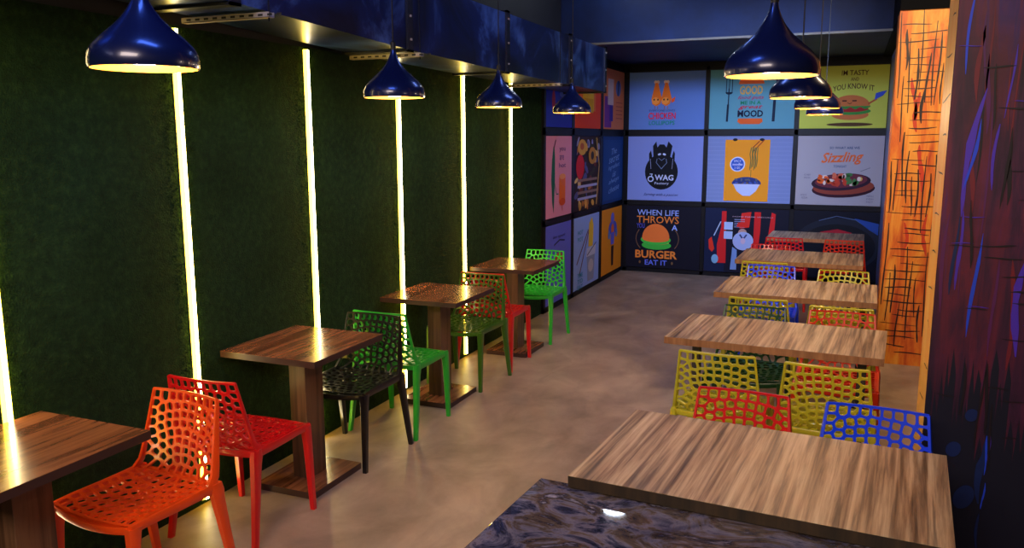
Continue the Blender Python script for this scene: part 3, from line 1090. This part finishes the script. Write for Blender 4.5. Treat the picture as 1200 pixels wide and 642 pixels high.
LT = [(-.205, 2.60, -3.6, .70, 'oak topped table nearest to the camera, touching the granite top', True),
      (-.315, 4.49, -3.2, .64, 'oak topped table behind the two yellow chairs, second from the front', False),
      (-.30, 5.95, -1.4, .72, 'oak topped table in the middle of the right row, third from the front', False),
      (-.37, 7.60, -1.0, .76, 'oak topped table with a small blue chair back before it, fourth from the front', False),
      (-.31, 9.34, -1.0, .66, 'oak topped table farthest away at right, in front of the posters', False)]
for x, y, a, dp, lb, dk_ in LT:
    long_table((x, y, 0), math.radians(a), lb, 1.07 if y < 5 else (1.03 if y < 9 else .96), dp, dk_)

# granite topped counter table
gt = thing('granite_table', 'dark glossy granite top at the bottom edge of the photo beside the nearest oak table', 'table', (-.235, 1.885, 0), math.radians(-3.6))
b = MB()
b.box((-.66, -.40, .678), (.62, .405, .7065), M_granite, 0.003)
b.build('tabletop', gt)
b = MB()
b.box((-.58, -.34, .60), (.54, .33, .678), M_black, 0.002)
b.build('apron', gt)
for sx in (-.55, .51):
    for sy in (-.31, .30):
        b = MB()
        b.box((sx - .025, sy - .025, 0), (sx + .025, sy + .025, .60), M_black, 0.003)
        b.build('leg', gt)


# ------------------------------------------------------------------ perforated chairs
def clip(poly, tags, px, py, nx, ny, tag):
    out, ot = [], []
    n = len(poly)
    for i in range(n):
        a, bb = poly[i], poly[(i + 1) % n]
        da = (a[0] - px) * nx + (a[1] - py) * ny
        db = (bb[0] - px) * nx + (bb[1] - py) * ny
        if da <= 0:
            out.append(a)
            ot.append(tags[i] if db <= 0 else tags[i])
            if db > 0:
                t = da / (da - db)
                out.append((a[0] + (bb[0] - a[0]) * t, a[1] + (bb[1] - a[1]) * t))
                ot.append(tag)
        elif db <= 0:
            t = da / (da - db)
            out.append((a[0] + (bb[0] - a[0]) * t, a[1] + (bb[1] - a[1]) * t))
            ot.append(tags[i])
    return out, ot


def voronoi(seeds, W, L):
    cells = []
    for i, (x, y) in enumerate(seeds):
        poly = [(-W / 2, 0), (W / 2, 0), (W / 2, L), (-W / 2, L)]
        tags = [-1, -1, -1, -1]
        near = sorted(range(len(seeds)), key=lambda j: (seeds[j][0] - x) ** 2 + (seeds[j][1] - y) ** 2)[1:22]
        for j in near:
            mx, my = (x + seeds[j][0]) / 2, (y + seeds[j][1]) / 2
            poly, tags = clip(poly, tags, mx, my, seeds[j][0] - x, seeds[j][1] - y, j)
            if not poly:
                break
        # drop tiny edges
        q, qt = [], []
        for k in range(len(poly)):
            a, bb = poly[k], poly[(k + 1) % len(poly)]
            if math.hypot(a[0] - bb[0], a[1] - bb[1]) > 1e-5:
                q.append(a)
                qt.append(tags[k])
        if len(q) >= 3:
            cells.append((q, qt))
    return cells


def perforated(mb, seeds, W, L, strand, border, fmap, th, mt):
    """sheet of thickness th with one rounded hole per Voronoi cell; fmap(x, y) -> (point, normal)"""
    for poly, tags in voronoi(seeds, W, L):
        n = len(poly)
        A = cx = cy = 0
        for i in range(n):
            x0, y0 = poly[i]
            x1, y1 = poly[(i + 1) % n]
            c = x0 * y1 - x1 * y0
            A += c
            cx += (x0 + x1) * c
            cy += (y0 + y1) * c
        if abs(A) < 1e-7:
            continue
        cx, cy = cx / (3 * A), cy / (3 * A)
        edges = []
        for i in range(n):
            x0, y0 = poly[i]
            x1, y1 = poly[(i + 1) % n]
            l = math.hypot(x1 - x0, y1 - y0)
            nx, ny = (y1 - y0) / l, -(x1 - x0) / l
            h = nx * (x0 - cx) + ny * (y0 - cy)
            d = border if tags[i] == -1 else strand / 2
            edges.append((nx, ny, max(h - d, 0.002)))
        outer = []
        for i in range(n):
            x0, y0 = poly[i]
            x1, y1 = poly[(i + 1) % n]
            k = max(1, int(round(math.hypot(x1 - x0, y1 - y0) / 0.013)))
            for q in range(k):
                outer.append((x0 + (x1 - x0) * q / k, y0 + (y1 - y0) * q / k))
        inner = []
        for x, y in outer:
            dx, dy = x - cx, y - cy
            s = 0
            for nx, ny, h in edges:
                v = (nx * dx + ny * dy) / h
                if v > 0:
                    s += v ** 7
            s = s ** (-1 / 7.0)
            inner.append((cx + dx * min(s, 0.97), cy + dy * min(s, 0.97)))
        N = len(outer)
        i0 = len(mb.v)
        for ring in (outer, inner):
            for sgn in (1, -1):
                for x, y in ring:
                    p, nn = fmap(x, y)
                    mb.v.append(tuple(Vector(p) + Vector(nn) * sgn * th / 2))
        k = mb.m(mt)
        for j in range(N):
            jj = (j + 1) % N
            ot, ob, it, ib = i0 + j, i0 + N + j, i0 + 2 * N + j, i0 + 3 * N + j
            ot2, ob2, it2, ib2 = i0 + jj, i0 + N + jj, i0 + 2 * N + jj, i0 + 3 * N + jj
            for f in ((ot, ot2, it2, it), (ob2, ob, ib, ib2), (it, it2, ib2, ib)):
                mb.f.append(f)
                mb.mi.append(k)


def back_seeds():
    r_ = random.Random(5)
    s = []
    W, L = 0.36, 0.34
    for i in range(9):
        s.append((-W / 2 + W * (i + .5) / 9 + r_.uniform(-.003, .003), L - .023))
    rows = 8
    for k in range(rows):
        rad = 0.065 + k * 0.036
        nn = max(4, int(round(PI * rad * 1.05 / 0.037)))
        for i in range(-1, nn + 1):
            a = PI * (i + (.5 if k % 2 else .0) + .25) / nn
            x, y = rad * 1.12 * math.cos(a), 0.0 + rad * math.sin(a) * 1.0
            x += r_.uniform(-.003, .003)
            y += r_.uniform(-.003, .003)
            if abs(x) < W / 2 - .008 and 0.008 < y < L - .056:
                s.append((x, y))
    for x in (-.035, 0.0, .035):
        s.append((x, .018))
    for sx in (-1, 1):
        for y in (.27, .235, .19):
            s.append((sx * (W / 2 - .018), y))
    out = []
    for p_ in s:
        if all((p_[0] - q[0]) ** 2 + (p_[1] - q[1]) ** 2 > .024 ** 2 for q in out):
            out.append(p_)
    return out


def seat_seeds():
    r_ = random.Random(9)
    s = []
    W, L = 0.40, 0.39
    rows = 9
    for k in range(rows):
        nn = 9 if k % 2 else 10
        for i in range(nn):
            x = -W / 2 + W * (i + .5) / nn + r_.uniform(-.008, .008)
            y = L * (k + .5) / rows + r_.uniform(-.008, .008) + .012 * math.cos(x * 14)
            y = min(max(y, .012), L - .012)
            s.append((x, y))
    return s


ZT = 0.768


def back_map(x, y):
    L = 0.34
    v = y / L
    u = x / 0.18
    hw = 0.215 - 0.037 * v ** 0.8
    def pos(u, v):
        hw_ = 0.215 - 0.037 * max(v, 0) ** 0.8
        z = 0.438 + (ZT - 0.438) * v
        yy = -0.175 - 0.070 * v - 0.030 * (1 - u * u) * (1 - .35 * v) + 0.03 * max(0, (0.18 - v) / 0.18) ** 2
        return Vector((u * hw_, yy, z))
    p0 = pos(u, v)
    du = pos(u + .02, v) - pos(u - .02, v)
    dv = pos(u, v + .02) - pos(u, v - .02)
    return p0, dv.cross(du).normalized()


def seat_map(x, y):
    L = 0.39
    v = y / L     # 0 rear, 1 front
    u = x / 0.20
    def pos(u, v):
        hw_ = 0.212
        yy = -0.175 + 0.385 * v + 0.02 * (1 - u * u) * max(0, v - .5) * 2
        z = 0.447 - 0.022 * (1 - u * u) * math.sin(PI * min(1, max(0, v * .9 + .05))) - 0.020 * max(0, v - .75) ** 2 * 16 * .5
        return Vector((u * hw_, yy, z))
    p0 = pos(u, v)
    du = pos(u + .02, v) - pos(u - .02, v)
    dv = pos(u, v + .02) - pos(u, v - .02)
    return p0, du.cross(dv).normalized()


def rect_loft(mb, path, mt, up=Vector((0, 0, 1))):
    """path: (point, half width across, half thickness along given side vectors)"""
    rings = []
    for p, a, bb, ha, hb in path:
        p, a, bb = Vector(p), Vector(a), Vector(bb)
        c = 0.72
        ring = []
        for s, t in ((-1, -c), (-c, -1), (c, -1), (1, -c), (1, c), (c, 1), (-c, 1), (-1, c)):
            ring.append(p + a * s * ha + bb * t * hb)
        rings.append(ring)
    mb.loft(rings, mt)


def make_chair_meshes(mt):
    parts = []
    X, Y, Z = (1, 0, 0), (0, 1, 0), (0, 0, 1)
    b = MB()
    perforated(b, SEAT_SEEDS, 0.40, 0.39, 0.0125, 0.012, seat_map, 0.010, mt)
    for s in (-1, 1):     # side rails
        rect_loft(b, [((s * .214, -.185 + .40 * t, .436 - .004 * math.sin(PI * t) - .012 * max(0, t - .8) * 5 * .6), X, Z, .009, .020 - .004 * t) for t in [i / 8 for i in range(9)]], mt)
    rect_loft(b, [((-.214 + .428 * t, .208 + .020 * (1 - (2 * t - 1) ** 2), .426 - .018 * (1 - (2 * t - 1) ** 2)), Y, Z, .008, .014) for t in [i / 12 for i in range(13)]], mt)
    rect_loft(b, [((-.214 + .428 * t, -.182 - .022 * (1 - (2 * t - 1) ** 2), .432), Y, Z, .008, .014) for t in [i / 12 for i in range(13)]], mt)
    parts.append(('seat', b))
    b = MB()
    perforated(b, BACK_SEEDS, 0.36, 0.34, 0.0096, 0.006, back_map, 0.010, mt)
    for s in (-1, 1):
        path = []
        for i in range(9):
            t = i / 8
            p0, nn = back_map(s * .18, .34 * t)
            path.append((p0, X, nn, .0045 + .0045 * (1 - t), .017 - .010 * t))
        rect_loft(b, path, mt)
    path = []
    for i in range(13):
        p0, nn = back_map(-.18 + .36 * i / 12, .34)
        path.append((p0, Z, nn, .0045, .007))
    rect_loft(b, path, mt)
    parts.append(('backrest', b))
    for s in (-1, 1):
        b = MB()   # front leg with its flared top
        rect_loft(b, [((s * .205, .196, .432), X, Y, .020, .028), ((s * .208, .200, .405), X, Y, .019, .024),
                      ((s * .210, .205, .34), X, Y, .0175, .019), ((s * .212, .214, .15), X, Y, .0145, .0155), ((s * .214, .222, .0), X, Y, .0125, .013)], mt)
        parts.append(('leg', b))
        b = MB()   # rear leg continues the side of the backrest
        rect_loft(b, [((s * .214, -.178, .452), X, Y, .012, .024), ((s * .213, -.180, .42), X, Y, .017, .030), ((s * .213, -.186, .38), X, Y, .017, .025),
                      ((s * .220, -.205, .25), X, Y, .0155, .020), ((s * .228, -.232, .08), X, Y, .0135, .016), ((s * .232, -.246, .0), X, Y, .0125, .0145)], mt)
        parts.append(('leg', b))
    return parts


BACK_SEEDS = back_seeds()
SEAT_SEEDS = seat_seeds()
COL = {
    'orange': (232, 74, 18), 'red': (206, 14, 24), 'black': (7, 7, 16), 'green': (34, 168, 48), 'olive': (52, 96, 22),
    'lime': (44, 186, 56), 'yellow': (192, 186, 40), 'blue': (8, 64, 255), 'dark green': (14, 70, 34), 'redorange': (226, 50, 20),
}
chair_proto = {}


def chair(colour, x, y, deg, label, group):
    """deg 0: the sitter faces +Y"""
    if colour not in chair_proto:
        mt = mat('plastic_' + colour.replace(' ', '_'), COL[colour], 0.30, 0, 0.5, coat=0.25)
        r = thing('plastic_chair', label, 'chair', (x, y, 0), math.radians(deg), group)
        if not chair_proto:
            for nm, bb in make_chair_meshes(mt):
                bb.build(nm, r, True, 2e-5)
        else:
            src = next(iter(chair_proto.values()))
            for ch in src.children:
                c = ch.copy()
                c.data = ch.data.copy()
                c.data.materials.clear()
                c.data.materials.append(mt)
                C.objects.link(c)
                c.parent = r
        chair_proto[colour] = r
        return r
    r = dup(chair_proto[colour], (x, y, 0), math.radians(deg), label)
    r['group'] = group
    return r


G1 = 'perforated plastic chairs along the green wall'
G2 = 'perforated plastic chairs at the long tables'
chair('orange', -2.47, 2.18, 176, 'orange perforated plastic chair at the lower left, facing the nearest walnut table', G1)
chair('red', -2.545, 2.85, 2, 'red perforated plastic chair back to back with the orange chair', G1)
chair('black', -2.555, 3.77, 180, 'black perforated plastic chair beside the second walnut table', G1)
chair('green', -2.555, 4.32, 0, 'bright green perforated plastic chair behind the black chair', G1)
chair('olive', -2.565, 5.31, 178, 'olive green perforated plastic chair in front of a red chair', G1)
chair('red', -2.585, 5.86, 1, 'red perforated plastic chair behind the olive green chair at the last walnut table', G1)
chair('lime', -2.575, 6.77, 181, 'lime green perforated plastic chair at the far end of the left row, before the posters', G1)

chair('red', -.36, 3.06, 178, 'dark red perforated chair back rising behind the nearest oak table', G2)
chair('blue', .135, 3.04, 177, 'bright blue perforated chair back nearest at right, by the purple pillar', G2)
chair('yellow', -.535, 4.12, -2, 'left one of the two large yellow perforated chairs at the second oak table', G2)
chair('yellow', -.04, 4.08, -2, 'right one of the two large yellow perforated chairs, behind the blue chair back', G2)
chair('dark green', -.50, 4.84, 179, 'dark green perforated chair seen under the second oak table', G2)
chair('redorange', -.005, 4.86, 178, 'red orange perforated chair back behind the right half of the second oak table', G2)
chair('yellow', -.50, 5.60, -1, 'yellow perforated chair back on the left of the third oak table', G2)
chair('yellow', .00, 5.49, -1, 'yellow perforated chair mostly hidden behind the red orange chair back', G2)
chair('blue', -.55, 6.58, 180, 'smaller blue perforated chair back behind the third oak table', G2)
chair('yellow', -.01, 6.50, 179, 'yellow perforated chair back beside the orange pillar, right of the small blue one', G2)
chair('yellow', -.62, 7.24, 0, 'yellow perforated chair hidden behind the small blue chair at the fourth oak table', G2)
chair('red', -.68, 7.95, 180, 'red perforated chair back just above the left end of the fourth oak table', G2)
chair('red', -.60, 9.07, 0, 'red perforated chair at the left of the farthest oak table', G2)
chair('redorange', -.02, 9.07, 0, 'red orange perforated chair at the right of the farthest oak table', G2)
